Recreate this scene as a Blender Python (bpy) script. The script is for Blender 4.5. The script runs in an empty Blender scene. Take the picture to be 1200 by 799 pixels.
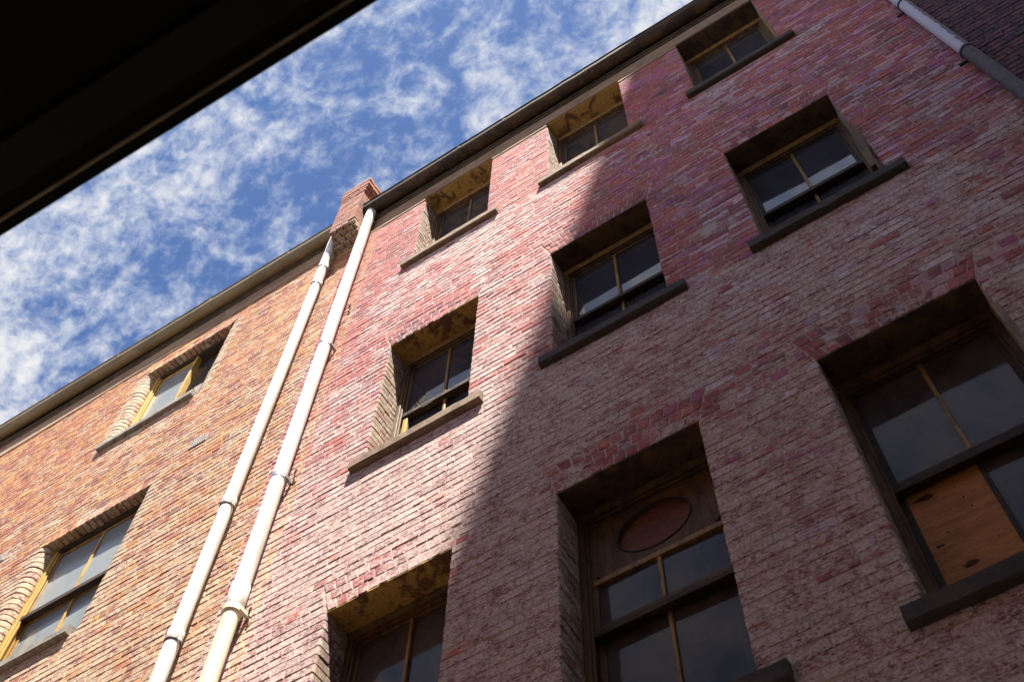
import bpy, math, random
import numpy as np
from mathutils import Matrix, Vector

random.seed(7)
rng = np.random.default_rng(7)
scene = bpy.context.scene
COL = scene.collection

# ------------------------------------------------------------------ camera
YAW, TILT, ROLL = (math.radians(a) for a in (34.55981, 152.97958, 2.32957))
CAM_LOC = Vector((4.14957, -3.86476, -6.55894))
FOCAL_PX = 1390.53
cam = bpy.data.cameras.new("camera")
cam.sensor_width = 36.0
cam.lens = FOCAL_PX / 1200 * 36
cam.clip_start = 0.05
cam.clip_end = 3000
cam.dof.use_dof = True
cam.dof.focus_distance = 12.5
cam.dof.aperture_fstop = 4.0
cam_ob = bpy.data.objects.new("camera", cam)
CAM_ROT = Matrix.Rotation(YAW, 4, 'Z') @ Matrix.Rotation(TILT, 4, 'X') @ Matrix.Rotation(ROLL, 4, 'Z')
cam_ob.matrix_world = Matrix.Translation(CAM_LOC) @ CAM_ROT
COL.objects.link(cam_ob)
scene.camera = cam_ob

# ------------------------------------------------------------------ light
SUN_DIR = Vector((0.247, -0.3125, 1.0)).normalized()      # towards the sun
sun_el = math.asin(SUN_DIR.z)
sun_az = math.atan2(SUN_DIR.x, SUN_DIR.y)                  # clockwise from +Y
SKY_STRENGTH = 0.05
CLOUD_RADIANCE = 0.165
sun = bpy.data.lights.new("sun", 'SUN')
sun.energy = 3.4
sun.angle = math.radians(0.53)
sun.color = (1.0, 0.93, 0.82)
sun_ob = bpy.data.objects.new("sun", sun)
sun_ob.rotation_euler = SUN_DIR.to_track_quat('Z', 'Y').to_euler()
sun_ob.location = (0, -5, 40)
COL.objects.link(sun_ob)

scene.view_settings.view_transform = 'Standard'
scene.view_settings.look = 'None'
scene.view_settings.gamma = 1.0
scene.view_settings.use_curve_mapping = False
scene.cycles.use_denoising = True
scene.cycles.denoising_prefilter = 'ACCURATE'
scene.view_settings.exposure = 2.5


class NT:
    """tiny helper to write node trees"""
    def __init__(self, tree):
        self.t = tree
        self.n = tree.nodes
        self.l = tree.links

    def node(self, typ, **kw):
        n = self.n.new(typ)
        for k, v in kw.items():
            setattr(n, k, v)
        return n

    def link(self, a, b):
        self.l.new(a, b)

    def set(self, sock, v):
        if hasattr(v, 'links') or isinstance(v, bpy.types.NodeSocket):
            self.link(v, sock)
        else:
            sock.default_value = v

    def math(self, op, a, b=0.0, c=None, clamp=False):
        n = self.node('ShaderNodeMath', operation=op, use_clamp=clamp)
        self.set(n.inputs[0], a)
        self.set(n.inputs[1], b)
        if c is not None:
            self.set(n.inputs[2], c)
        return n.outputs[0]

    def vmath(self, op, a, b=(0, 0, 0)):
        n = self.node('ShaderNodeVectorMath', operation=op)
        self.set(n.inputs[0], a)
        self.set(n.inputs[1], b)
        return n.outputs[0]

    def noise(self, vec, scale, detail=4.0, rough=0.55, dist=0.0, out='Fac'):
        n = self.node('ShaderNodeTexNoise')
        if vec is not None:
            self.link(vec, n.inputs['Vector'])
        n.inputs['Scale'].default_value = scale
        n.inputs['Detail'].default_value = detail
        n.inputs['Roughness'].default_value = rough
        n.inputs['Distortion'].default_value = dist
        return n.outputs[out]

    def smooth(self, v, lo, hi, a=0.0, b=1.0):
        n = self.node('ShaderNodeMapRange', interpolation_type='SMOOTHSTEP')
        self.set(n.inputs['Value'], v)
        self.set(n.inputs['From Min'], lo)
        self.set(n.inputs['From Max'], hi)
        self.set(n.inputs['To Min'], a)
        self.set(n.inputs['To Max'], b)
        return n.outputs[0]

    def mix(self, fac, a, b):
        n = self.node('ShaderNodeMix', data_type='RGBA')
        self.set(n.inputs[0], fac)
        for s, v in ((n.inputs[6], a), (n.inputs[7], b)):
            if isinstance(v, tuple) and len(v) == 3:
                v = v + (1,)
            self.set(s, v)
        return n.outputs[2]

    def ramp(self, fac, stops, interp='LINEAR'):
        n = self.node('ShaderNodeValToRGB')
        n.color_ramp.interpolation = interp
        e = n.color_ramp.elements
        while len(e) < len(stops):
            e.new(0.5)
        for el, (p, c) in zip(e, stops):
            el.position = p
            el.color = c + (1,)
        self.set(n.inputs[0], fac)
        return n.outputs[0]

    def bump(self, h, strength=0.3, dist=0.01):
        n = self.node('ShaderNodeBump')
        n.inputs['Strength'].default_value = strength
        n.inputs['Distance'].default_value = dist
        self.link(h, n.inputs['Height'])
        return n.outputs[0]


# ------------------------------------------------------------------ sky with broken high cloud
world = bpy.data.worlds.new("World")
scene.world = world
world.use_nodes = True
w = NT(world.node_tree)
w.n.clear()
sky = w.node('ShaderNodeTexSky', sky_type='NISHITA')
sky.sun_disc = False
sky.sun_elevation = sun_el
sky.sun_rotation = sun_az
sky.altitude = 100
sky.air_density = 0.5
sky.dust_density = 0.3
sky.ozone_density = 8.0
skyc = w.vmath('SCALE', sky.outputs[0])
skyc.node.inputs['Scale'].default_value = SKY_STRENGTH
geo = w.node('ShaderNodeTexCoord')
sep = w.node('ShaderNodeSeparateXYZ')
w.link(geo.outputs['Generated'], sep.inputs[0])
zc = w.math('MAXIMUM', sep.outputs[2], 0.12)
px = w.math('DIVIDE', sep.outputs[0], zc)
py = w.math('DIVIDE', sep.outputs[1], zc)
cmb = w.node('ShaderNodeCombineXYZ')
w.link(px, cmb.inputs[0])
w.link(py, cmb.inputs[1])
mp = w.node('ShaderNodeMapping')
w.link(cmb.outputs[0], mp.inputs[0])
mp.inputs['Rotation'].default_value = (0, 0, math.radians(20))
mp.inputs['Scale'].default_value = (1.0, 1.3, 1.0)
mp.inputs['Location'].default_value = (2.3, 4.9, 0.0)
cv = mp.outputs[0]
big = w.noise(cv, 2.3, 2, 0.5, 0.3)
mid = w.noise(cv, 17.0, 6, 0.60, 0.6)
fine = w.noise(cv, 60.0, 9, 0.64, 0.3)
s_ = w.math('ADD', w.math('MULTIPLY', big, 0.80), w.math('ADD', w.math('MULTIPLY', mid, 0.85), w.math('MULTIPLY', fine, 0.62)))
cl = w.smooth(s_, 0.92, 1.42)
cl = w.math('POWER', cl, 0.9)
cl = w.math('MULTIPLY', cl, 0.96)
cloudc = w.ramp(cl, [(0.0, (0.86, 0.94, 1.08)), (1.0, (1.02, 1.0, 0.98))])
cloudr = w.vmath('SCALE', cloudc)
cloudr.node.inputs['Scale'].default_value = CLOUD_RADIANCE
mixc = w.mix(cl, skyc, cloudr)
bg = w.node('ShaderNodeBackground')
w.link(mixc, bg.inputs['Color'])
bg.inputs['Strength'].default_value = 1.0
out = w.node('ShaderNodeOutputWorld')
w.link(bg.outputs[0], out.inputs[0])


# ------------------------------------------------------------------ materials
def new_mat(name):
    m = bpy.data.materials.new(name)
    m.use_nodes = True
    t = NT(m.node_tree)
    t.n.clear()
    o = t.node('ShaderNodeOutputMaterial')
    p = t.node('ShaderNodeBsdfPrincipled')
    t.link(p.outputs[0], o.inputs[0])
    t.p = p
    g = t.node('ShaderNodeNewGeometry')
    t.pos = g.outputs['Position']
    return m, t


def wash_mask(t, sv, n1, n2, n3, wash):
    """limewash survives where several scales of noise and the brick's own hold agree"""
    c = lambda n, k: t.math('MULTIPLY', t.math('SUBTRACT', n, 0.5), k)
    n5 = t.noise(sv, 4.2, 5, 0.6, 0.3)
    wm = t.math('ADD', c(n2, 2.3), c(n1, 1.5))
    wm = t.math('ADD', wm, t.math('ADD', c(n3, 1.3), c(n5, 1.7)))
    wm = t.math('ADD', wm, wash)
    return t.smooth(wm, 0.30, 0.72, 0.0, 0.90)


def brick_mat(name, singles, ramp, washcol, stain_x=None, dirt=(0.05, 0.035, 0.03), dirt_amt=0.5, ochre=0.0):
    m, t = new_mat(name)

    def attr(nm):
        a = t.node('ShaderNodeAttribute', attribute_name=nm)
        a.attribute_type = 'OBJECT' if singles else 'GEOMETRY'
        return a.outputs['Fac']
    tint, wash, gloss = attr('tint'), attr('wash'), attr('gloss')
    st = t.node('ShaderNodeMapping')
    t.link(t.pos, st.inputs[0])
    st.inputs['Scale'].default_value = (1.0, 1.0, 2.3)
    sv = st.outputs[0]
    n1 = t.noise(t.pos, 55, 6, 0.65)
    n2 = t.noise(sv, 16, 8, 0.72, 0.5)
    n3 = t.noise(t.pos, 2.1, 4, 0.55)
    n4 = t.noise(sv, 5.0, 5, 0.6)
    tt = t.math('ADD', tint, t.math('MULTIPLY', t.math('SUBTRACT', n4, 0.5), 1.1), clamp=True)
    col = t.ramp(tt, ramp)
    # brick's own mottling
    col = t.mix(t.smooth(n1, 0.42, 0.60, 0.0, 0.75), col, t.mix(0.6, col, (0.10, 0.04, 0.035)))
    # soot
    col = t.mix(t.smooth(t.math('ADD', n3, t.math('MULTIPLY', n1, 0.35)), 0.66, 0.78, 0.0, dirt_amt), col, dirt)
    if ochre > 0:
        oc = t.smooth(t.math('ADD', t.noise(sv, 3.1, 5, 0.6), t.math('MULTIPLY', tint, 0.12)), 0.52, 0.66, 0.0, ochre)
        col = t.mix(oc, col, (0.52, 0.29, 0.075))
    # remains of limewash / salts
    wf = wash_mask(t, sv, n1, n2, n3, wash)
    wc = t.mix(t.smooth(n1, 0.44, 0.58), washcol, tuple(0.66 * c for c in washcol))
    col = t.mix(wf, col, wc)
    # fine pits through the wash
    pit = t.math('ADD', t.noise(sv, 30, 5, 0.7, 0.8), t.math('MULTIPLY', t.math('SUBTRACT', t.noise(t.pos, 6.0, 3, 0.6), 0.5), 0.45))
    pit = t.smooth(pit, 0.52, 0.57, 0.0, 0.90)
    col = t.mix(pit, col, (0.20, 0.07, 0.062))
    if stain_x is not None:
        sx = t.node('ShaderNodeSeparateXYZ')
        t.link(t.pos, sx.inputs[0])
        d = t.math('ABSOLUTE', t.math('SUBTRACT', sx.outputs[0], stain_x))
        sm = t.math('MULTIPLY', t.smooth(d, 0.01, 0.10, 1.0, 0.0), t.smooth(n2, 0.44, 0.60))
        col = t.mix(t.math('MULTIPLY', sm, 0.6), col, (0.60, 0.42, 0.12))
    t.link(col, t.p.inputs['Base Color'])
    rr = t.math('ADD', t.math('MULTIPLY', gloss, -0.42), 0.86)
    t.link(t.math('ADD', rr, t.math('MULTIPLY', wf, 0.10), clamp=True), t.p.inputs['Roughness'])
    t.p.inputs['Specular IOR Level'].default_value = 0.5
    t.p.inputs['Specular Tint'].default_value = (0.85, 0.60, 1.0, 1.0)
    h = t.math('ADD', t.math('MULTIPLY', n1, 0.6), t.math('MULTIPLY', n2, 0.8))
    t.link(t.bump(h, 0.35, 0.005), t.p.inputs['Normal'])
    return m


def mortar_mat(name, c1, c2, stain_x=None, washcol=None, zramp=None):
    m, t = new_mat(name)
    st = t.node('ShaderNodeMapping')
    t.link(t.pos, st.inputs[0])
    st.inputs['Scale'].default_value = (1.0, 1.0, 2.3)
    sv = st.outputs[0]
    n1 = t.noise(t.pos, 55, 6, 0.65)
    n2 = t.noise(sv, 16, 8, 0.72, 0.5)
    n3 = t.noise(t.pos, 2.1, 4, 0.55)
    sx = t.node('ShaderNodeSeparateXYZ')
    t.link(t.pos, sx.inputs[0])
    col = t.mix(t.smooth(n3, 0.35, 0.65), c1, c2)
    col = t.mix(t.smooth(n1, 0.5, 0.75, 0, 0.5), col, (0.12, 0.085, 0.06))
    if washcol is not None:
        za, zb, wa, wb = zramp
        mr = t.node('ShaderNodeMapRange')
        t.link(sx.outputs[2], mr.inputs['Value'])
        for k, v in zip(('From Min', 'From Max', 'To Min', 'To Max'), (za, zb, wa, wb)):
            mr.inputs[k].default_value = v
        wf = wash_mask(t, sv, n1, n2, n3, mr.outputs[0])
        col = t.mix(t.math('MULTIPLY', wf, 0.85), col, tuple(0.85 * c for c in washcol))
    if stain_x is not None:
        d = t.math('ABSOLUTE', t.math('SUBTRACT', sx.outputs[0], stain_x))
        sm = t.math('MULTIPLY', t.smooth(d, 0.01, 0.13, 1.0, 0.0), t.smooth(n1, 0.4, 0.62))
        col = t.mix(t.math('MULTIPLY', sm, 0.85), col, (0.62, 0.45, 0.14))
    t.link(col, t.p.inputs['Base Color'])
    t.p.inputs['Roughness'].default_value = 0.95
    t.link(t.bump(n1, 0.7, 0.006), t.p.inputs['Normal'])
    return m


def two_tone(name, a, b, scale=8, lo=0.45, hi=0.6, rough=0.7, stretch=(1, 1, 1), bump=0.3, c=None, metal=0.0, spec=0.5, bdist=0.004):
    """paint a worn through to b in a noise shape of its own, with fine grime c"""
    m, t = new_mat(name)
    st = t.node('ShaderNodeMapping')
    t.link(t.pos, st.inputs[0])
    st.inputs['Scale'].default_value = stretch
    n = t.noise(st.outputs[0], scale, 8, 0.65, 0.5)
    n2 = t.noise(st.outputs[0], scale * 6, 5, 0.6)
    col = t.mix(t.smooth(n, lo, hi), a, b)
    if c is not None:
        col = t.mix(t.smooth(n2, 0.48, 0.72, 0, 0.75), col, c)
    t.link(col, t.p.inputs['Base Color'])
    t.link(t.math('ADD', t.math('MULTIPLY', n2, 0.25), rough - 0.12, clamp=True), t.p.inputs['Roughness'])
    t.p.inputs['Metallic'].default_value = metal
    t.p.inputs['Specular IOR Level'].default_value = spec
    if bump:
        t.link(t.bump(t.math('ADD', n, t.math('MULTIPLY', n2, 0.5)), bump, bdist), t.p.inputs['Normal'])
    return m


def glass_mat(name, base, dust, dust_lo, dust_hi, dust_amt=0.6, rough=0.06, spec=0.5):
    m, t = new_mat(name)
    st = t.node('ShaderNodeMapping')
    t.link(t.pos, st.inputs[0])
    st.inputs['Scale'].default_value = (1.0, 1.0, 0.55)
    n = t.noise(st.outputs[0], 3.4, 7, 0.62, 0.6)
    n2 = t.noise(t.pos, 45, 4, 0.6)
    f = t.smooth(t.math('ADD', n, t.math('MULTIPLY', n2, 0.14)), dust_lo, dust_hi, 0.10, dust_amt)
    t.link(t.mix(f, base, dust), t.p.inputs['Base Color'])
    t.link(t.math('ADD', t.math('MULTIPLY', f, 0.05), rough), t.p.inputs['Roughness'])
    t.p.inputs['IOR'].default_value = 1.52
    t.p.inputs['Specular IOR Level'].default_value = spec
    wv = t.noise(t.pos, 2.2, 2, 0.5)
    t.link(t.bump(wv, 0.05, 0.02), t.p.inputs['Normal'])
    return m


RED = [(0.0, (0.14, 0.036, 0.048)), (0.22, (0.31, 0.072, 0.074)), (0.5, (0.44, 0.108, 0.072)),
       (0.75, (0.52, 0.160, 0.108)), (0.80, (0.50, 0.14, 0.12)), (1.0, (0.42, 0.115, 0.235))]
TAN = [(0.0, (0.20, 0.065, 0.03)), (0.25, (0.38, 0.115, 0.042)), (0.5, (0.46, 0.20, 0.060)),
       (0.78, (0.48, 0.265, 0.085)), (1.0, (0.50, 0.34, 0.14))]
SOOT = [(0.0, (0.016, 0.011, 0.011)), (0.5, (0.032, 0.019, 0.018)), (1.0, (0.060, 0.034, 0.032))]
M = {}
for s in (False, True):
    k = '_single' if s else ''
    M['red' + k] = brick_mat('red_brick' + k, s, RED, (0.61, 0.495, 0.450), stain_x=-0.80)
    M['tan' + k] = brick_mat('tan_brick' + k, s, TAN, (0.57, 0.465, 0.325), dirt=(0.16, 0.09, 0.04), dirt_amt=0.45, ochre=0.6)
    M['soot' + k] = brick_mat('sooty_brick' + k, s, SOOT, (0.12, 0.09, 0.09))
    M['reveal' + k] = brick_mat('painted_reveal_brick' + k, s, [(0.0, (0.33, 0.24, 0.12)), (1.0, (0.50, 0.42, 0.28))], (0.54, 0.48, 0.39))
M['mortar_red'] = mortar_mat('mortar_grey', (0.42, 0.275, 0.21), (0.33, 0.18, 0.14), -0.80, (0.54, 0.435, 0.38), (-3.0, 8.0, 1.0, 0.15))
M['mortar_tan'] = mortar_mat('mortar_cream', (0.40, 0.27, 0.12), (0.34, 0.19, 0.06), None, (0.48, 0.37, 0.21), (-2.0, 8.0, 0.8, 0.5))
M['mortar_soot'] = mortar_mat('mortar_soot', (0.045, 0.036, 0.034), (0.07, 0.055, 0.05))
M['soffit'] = two_tone('peeling_ochre_render', (0.36, 0.22, 0.055), (0.10, 0.045, 0.022), 5.5, 0.48, 0.58, 0.9, c=(0.16, 0.08, 0.03), bump=0.6)
M['soffit_brown'] = two_tone('brown_stained_render', (0.085, 0.046, 0.018), (0.030, 0.016, 0.010), 5.0, 0.46, 0.60, 0.9, c=(0.03, 0.018, 0.011), bump=0.6)  # darker copy of the soffit for shaded windows, shade put into the colour
M['frame'] = two_tone('weathered_brown_timber', (0.135, 0.064, 0.014), (0.055, 0.025, 0.008), 14, 0.42, 0.62, 0.7, (1, 1, 0.25), c=(0.05, 0.03, 0.02))
M['frame_ochre'] = two_tone('ochre_painted_timber', (0.48, 0.285, 0.045), (0.24, 0.13, 0.03), 12, 0.5, 0.66, 0.6, (1, 1, 0.2), c=(0.22, 0.13, 0.05))
M['muntin'] = two_tone('amber_varnished_timber', (0.30, 0.155, 0.024), (0.14, 0.066, 0.015), 16, 0.45, 0.65, 0.55, (1, 1, 0.3), c=(0.12, 0.06, 0.02))
M['rail'] = two_tone('dark_rotten_timber', (0.028, 0.015, 0.009), (0.065, 0.034, 0.015), 14, 0.45, 0.65, 0.75, (0.3, 1, 1), c=(0.02, 0.014, 0.01))
M['glass'] = glass_mat('dusty_window_glass', (0.028, 0.029, 0.040), (0.070, 0.066, 0.074), 0.30, 0.72, 0.7, 0.015)
M['glass_grimy'] = glass_mat('grimy_window_glass', (0.030, 0.026, 0.028), (0.105, 0.085, 0.082), 0.30, 0.72, 0.8, 0.04, 0.16)
M['glass_pale'] = glass_mat('pale_dusty_window_glass', (0.17, 0.20, 0.20), (0.26, 0.28, 0.275), 0.30, 0.70, 0.85, 0.14)
M['sill_brown'] = two_tone('brown_stone_sill', (0.19, 0.12, 0.072), (0.10, 0.06, 0.038), 9, 0.45, 0.65, 0.9, c=(0.05, 0.035, 0.028), bump=0.7)
M['sill_dark'] = two_tone('dark_bluestone_sill', (0.030, 0.021, 0.017), (0.055, 0.036, 0.027), 8, 0.45, 0.65, 0.85, c=(0.025, 0.02, 0.02), bump=0.8)  # sill stone darkened for the shaded windows, shade painted into its colour
M['sill_grey'] = two_tone('grey_bluestone_sill', (0.22, 0.20, 0.175), (0.13, 0.115, 0.10), 9, 0.45, 0.65, 0.9, c=(0.07, 0.06, 0.05), bump=0.7)
M['frieze'] = two_tone('stained_render_band', (0.28, 0.18, 0.11), (0.18, 0.105, 0.062), 3.5, 0.42, 0.66, 0.9, (0.5, 1, 1), c=(0.14, 0.085, 0.05))
M['gutter_rust'] = two_tone('rusted_black_gutter', (0.026, 0.018, 0.012), (0.065, 0.036, 0.018), 4, 0.46, 0.62, 0.7, (0.7, 1, 1), c=(0.09, 0.058, 0.030), bump=0.4, spec=0.2)
M['gutter_olive'] = two_tone('olive_painted_gutter', (0.165, 0.125, 0.060), (0.115, 0.083, 0.038), 3, 0.45, 0.65, 0.6, (0.5, 1, 1), c=(0.12, 0.085, 0.04), bump=0.2)
M['eave_dark'] = two_tone('dark_eave_board', (0.085, 0.055, 0.030), (0.040, 0.026, 0.016), 6, 0.4, 0.6, 0.85)
M['pvc'] = two_tone('white_plastic_pipe', (0.66, 0.66, 0.65), (0.58, 0.56, 0.52), 3.5, 0.50, 0.62, 0.40, (1, 1, 0.10), c=(0.46, 0.40, 0.30), bump=0.05)
M['pvc_cream'] = two_tone('cream_painted_pipe', (0.68, 0.63, 0.48), (0.60, 0.50, 0.32), 2.5, 0.5, 0.8, 0.42, (1, 1, 0.15), c=(0.58, 0.47, 0.28), bump=0.1)
M['zinc'] = two_tone('zinc_strap', (0.45, 0.46, 0.48), (0.32, 0.32, 0.33), 12, 0.45, 0.6, 0.4, metal=0.8)
M['iron'] = two_tone('dark_iron_pipe', (0.042, 0.026, 0.030), (0.065, 0.044, 0.052), 7, 0.45, 0.65, 0.65, (1, 1, 0.4), c=(0.11, 0.08, 0.10))
M['black_iron'] = two_tone('black_iron', (0.018, 0.016, 0.017), (0.03, 0.024, 0.024), 10, 0.45, 0.6, 0.6)
M['ply'] = two_tone('weathered_plywood', (0.54, 0.215, 0.040), (0.34, 0.11, 0.022), 3.0, 0.35, 0.70, 0.7, (1.0, 1.0, 6.0), c=(0.24, 0.085, 0.02))
M['hole'] = two_tone('knot_wood', (0.05, 0.018, 0.007), (0.09, 0.032, 0.010), 30, 0.4, 0.6, 0.9)
M['redwood'] = two_tone('red_brown_board', (0.17, 0.048, 0.018), (0.10, 0.031, 0.012), 5, 0.45, 0.65, 0.65, (0.6, 1, 2), c=(0.05, 0.02, 0.01))
M['pale_board'] = two_tone('greyed_pale_board', (0.24, 0.165, 0.13), (0.14, 0.09, 0.075), 8, 0.45, 0.65, 0.85, (1, 1, 0.2))
M['vent'] = two_tone('grey_cast_vent', (0.20, 0.19, 0.18), (0.30, 0.27, 0.25), 20, 0.4, 0.6, 0.8)
M['interior'] = two_tone('dark_room_plaster', (0.05, 0.042, 0.035), (0.035, 0.03, 0.027), 2, 0.4, 0.6, 0.95, bump=0)
M['roof'] = two_tone('rusty_corrugated_iron', (0.22, 0.17, 0.14), (0.20, 0.09, 0.05), 3, 0.45, 0.65, 0.6)
M['awning'] = two_tone('black_painted_awning', (0.003, 0.003, 0.003), (0.004, 0.004, 0.004), 4, 0.4, 0.6, 0.85, spec=0.1)
M['awning_board'] = two_tone('charcoal_awning_board', (0.008, 0.0075, 0.0078), (0.007, 0.0065, 0.0065), 4, 0.4, 0.6, 0.8, spec=0.15)
M['awning_bead'] = two_tone('worn_bronze_bead', (0.12, 0.10, 0.07), (0.06, 0.05, 0.035), 5, 0.45, 0.6, 0.5, (1, 1, 1))
M['concrete'] = two_tone('cream_painted_wall', (0.56, 0.50, 0.48), (0.48, 0.42, 0.40), 0.7, 0.4, 0.6, 0.9)
M['asphalt'] = two_tone('asphalt', (0.055, 0.053, 0.05), (0.075, 0.07, 0.065), 3, 0.4, 0.6, 0.9)
M['paving'] = two_tone('worn_lane_paving', (0.48, 0.38, 0.27), (0.40, 0.31, 0.22), 2, 0.4, 0.6, 0.9)


def flaked_mat():
    m, t = new_mat('flaking_white_pipe')
    n = t.noise(t.pos, 9, 7, 0.65, 0.6)
    sx = t.node('ShaderNodeSeparateXYZ')
    t.link(t.pos, sx.inputs[0])
    # the paint survives on the wall's left-hand side of the pipe only
    k = t.math('ADD', t.math('MULTIPLY', t.math('SUBTRACT', sx.outputs[0], 5.885), 14.0), t.math('MULTIPLY', n, 1.0))
    f = t.smooth(k, 0.55, 0.66)
    col = t.mix(f, (0.40, 0.37, 0.44), (0.07, 0.042, 0.045))
    t.link(col, t.p.inputs['Base Color'])
    t.p.inputs['Roughness'].default_value = 0.5
    return m


M['flaked'] = flaked_mat()


# ------------------------------------------------------------------ object helpers
def tag(o, label=None, cat=None, group=None, kind=None):
    for k, v in (('label', label), ('category', cat), ('group', group), ('kind', kind)):
        if v:
            o[k] = v
    return o


def empty(name, loc=(0, 0, 0)):
    o = bpy.data.objects.new(name, None)
    o.location = loc
    COL.objects.link(o)
    return o


def adopt(o, parent):
    if parent is not None:
        o.parent = parent
        o.matrix_parent_inverse = Matrix.Translation(-WORLD[parent.name]) if parent.name in WORLD else Matrix.Identity(4)


WORLD = {}


class MB:
    def __init__(self):
        self.v, self.f = [], []

    def add(self, vs, fs):
        b = len(self.v)
        self.v += [tuple(p) for p in vs]
        self.f += [tuple(b + i for i in f) for f in fs]
        return self

    def box(self, x0, x1, y0, y1, z0, z1):
        vs = [(x0, y0, z0), (x1, y0, z0), (x1, y1, z0), (x0, y1, z0), (x0, y0, z1), (x1, y0, z1), (x1, y1, z1), (x0, y1, z1)]
        return self.add(vs, [(0, 3, 2, 1), (4, 5, 6, 7), (0, 1, 5, 4), (1, 2, 6, 5), (2, 3, 7, 6), (3, 0, 4, 7)])

    def cbox(self, x0, x1, y0, y1, z0, z1, b=0.006, j=0.0):
        """box with bevelled front and worn edges (front = low y)"""
        r = lambda: random.uniform(-j, j)
        A = [(x0, y1, z0), (x1, y1, z0), (x1, y1, z1), (x0, y1, z1)]
        B = [(x0 + r(), y0 + b, z0 + r()), (x1 + r(), y0 + b, z0 + r()), (x1 + r(), y0 + b, z1 + r()), (x0 + r(), y0 + b, z1 + r())]
        C = [(x0 + b, y0 + r(), z0 + b), (x1 - b, y0 + r(), z0 + b), (x1 - b, y0 + r(), z1 - b), (x0 + b, y0 + r(), z1 - b)]
        fs = [(0, 1, 5, 4), (1, 2, 6, 5), (2, 3, 7, 6), (3, 0, 4, 7), (4, 5, 9, 8), (5, 6, 10, 9), (6, 7, 11, 10), (7, 4, 8, 11), (8, 9, 10, 11), (3, 2, 1, 0)]
        return self.add(A + B + C, fs)

    def prism_x(self, prof, x0, x1, n=1, wob=0.0):
        """closed (y,z) profile run along x"""
        k = len(prof)
        vs = []
        for i in range(n + 1):
            x = x0 + (x1 - x0) * i / n
            dy, dz = (random.uniform(-wob, wob), random.uniform(-wob, wob)) if 0 < i < n else (0, 0)
            vs += [(x, y + dy, z + dz) for y, z in prof]
        fs = []
        for i in range(n):
            for q in range(k):
                a, b = i * k + q, i * k + (q + 1) % k
                fs.append((a, b, b + k, a + k))
        fs.append(tuple(reversed(range(k))))
        fs.append(tuple(n * k + q for q in range(k)))
        return self.add(vs, fs)

    def prism_z(self, prof, z0, z1):
        k = len(prof)
        vs = [(x, y, z0) for x, y in prof] + [(x, y, z1) for x, y in prof]
        fs = [(q, (q + 1) % k, (q + 1) % k + k, q + k) for q in range(k)]
        fs += [tuple(reversed(range(k))), tuple(range(k, 2 * k))]
        return self.add(vs, fs)

    def tube(self, pts, r, seg=20, cap=True):
        """round tube through points, radius number or list"""
        n = len(pts)
        rr = r if isinstance(r, (list, tuple)) else [r] * n
        vs = []
        P = [Vector(p) for p in pts]
        for i in range(n):
            d = (P[min(i + 1, n - 1)] - P[max(i - 1, 0)]).normalized()
            a = d.cross(Vector((0, 1, 0)))
            if a.length < 0.1:
                a = d.cross(Vector((1, 0, 0)))
            a.normalize()
            b = d.cross(a)
            for q in range(seg):
                th = 2 * math.pi * q / seg
                vs.append(P[i] + (a * math.cos(th) + b * math.sin(th)) * rr[i])
        fs = []
        for i in range(n - 1):
            for q in range(seg):
                u, v_ = i * seg + q, i * seg + (q + 1) % seg
                fs.append((u, v_, v_ + seg, u + seg))
        if cap:
            fs += [tuple(reversed(range(seg))), tuple((n - 1) * seg + q for q in range(seg))]
        return self.add(vs, fs)

    def build(self, name, mat, parent=None, smooth=False, kind=None):
        me = bpy.data.meshes.new(name)
        me.from_pydata(self.v, [], self.f)
        me.validate()
        me.update()
        import bmesh as _b
        bm = _b.new()
        bm.from_mesh(me)
        _b.ops.recalc_face_normals(bm, faces=bm.faces)
        bm.to_mesh(me)
        bm.free()
        if smooth:
            me.polygons.foreach_set('use_smooth', [True] * len(me.polygons))
            me.set_sharp_from_angle(angle=math.radians(40))
        me.materials.append(mat)
        o = bpy.data.objects.new(name, me)
        COL.objects.link(o)
        adopt(o, parent)
        if kind:
            o['kind'] = kind
        return o


def thing(name, loc, label, cat, group=None):
    o = empty(name, loc)
    WORLD[o.name] = Vector(loc)
    return tag(o, label, cat, group)


# ------------------------------------------------------------------ projection (only to choose which bricks become single objects)
_R = np.array(CAM_ROT.to_3x3())
_C = np.array(CAM_LOC)


def project(p):
    c = (np.asarray(p) - _C) @ _R
    return 600 + FOCAL_PX * c[..., 0] / -c[..., 2], 399.5 - FOCAL_PX * c[..., 1] / -c[..., 2]


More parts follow.
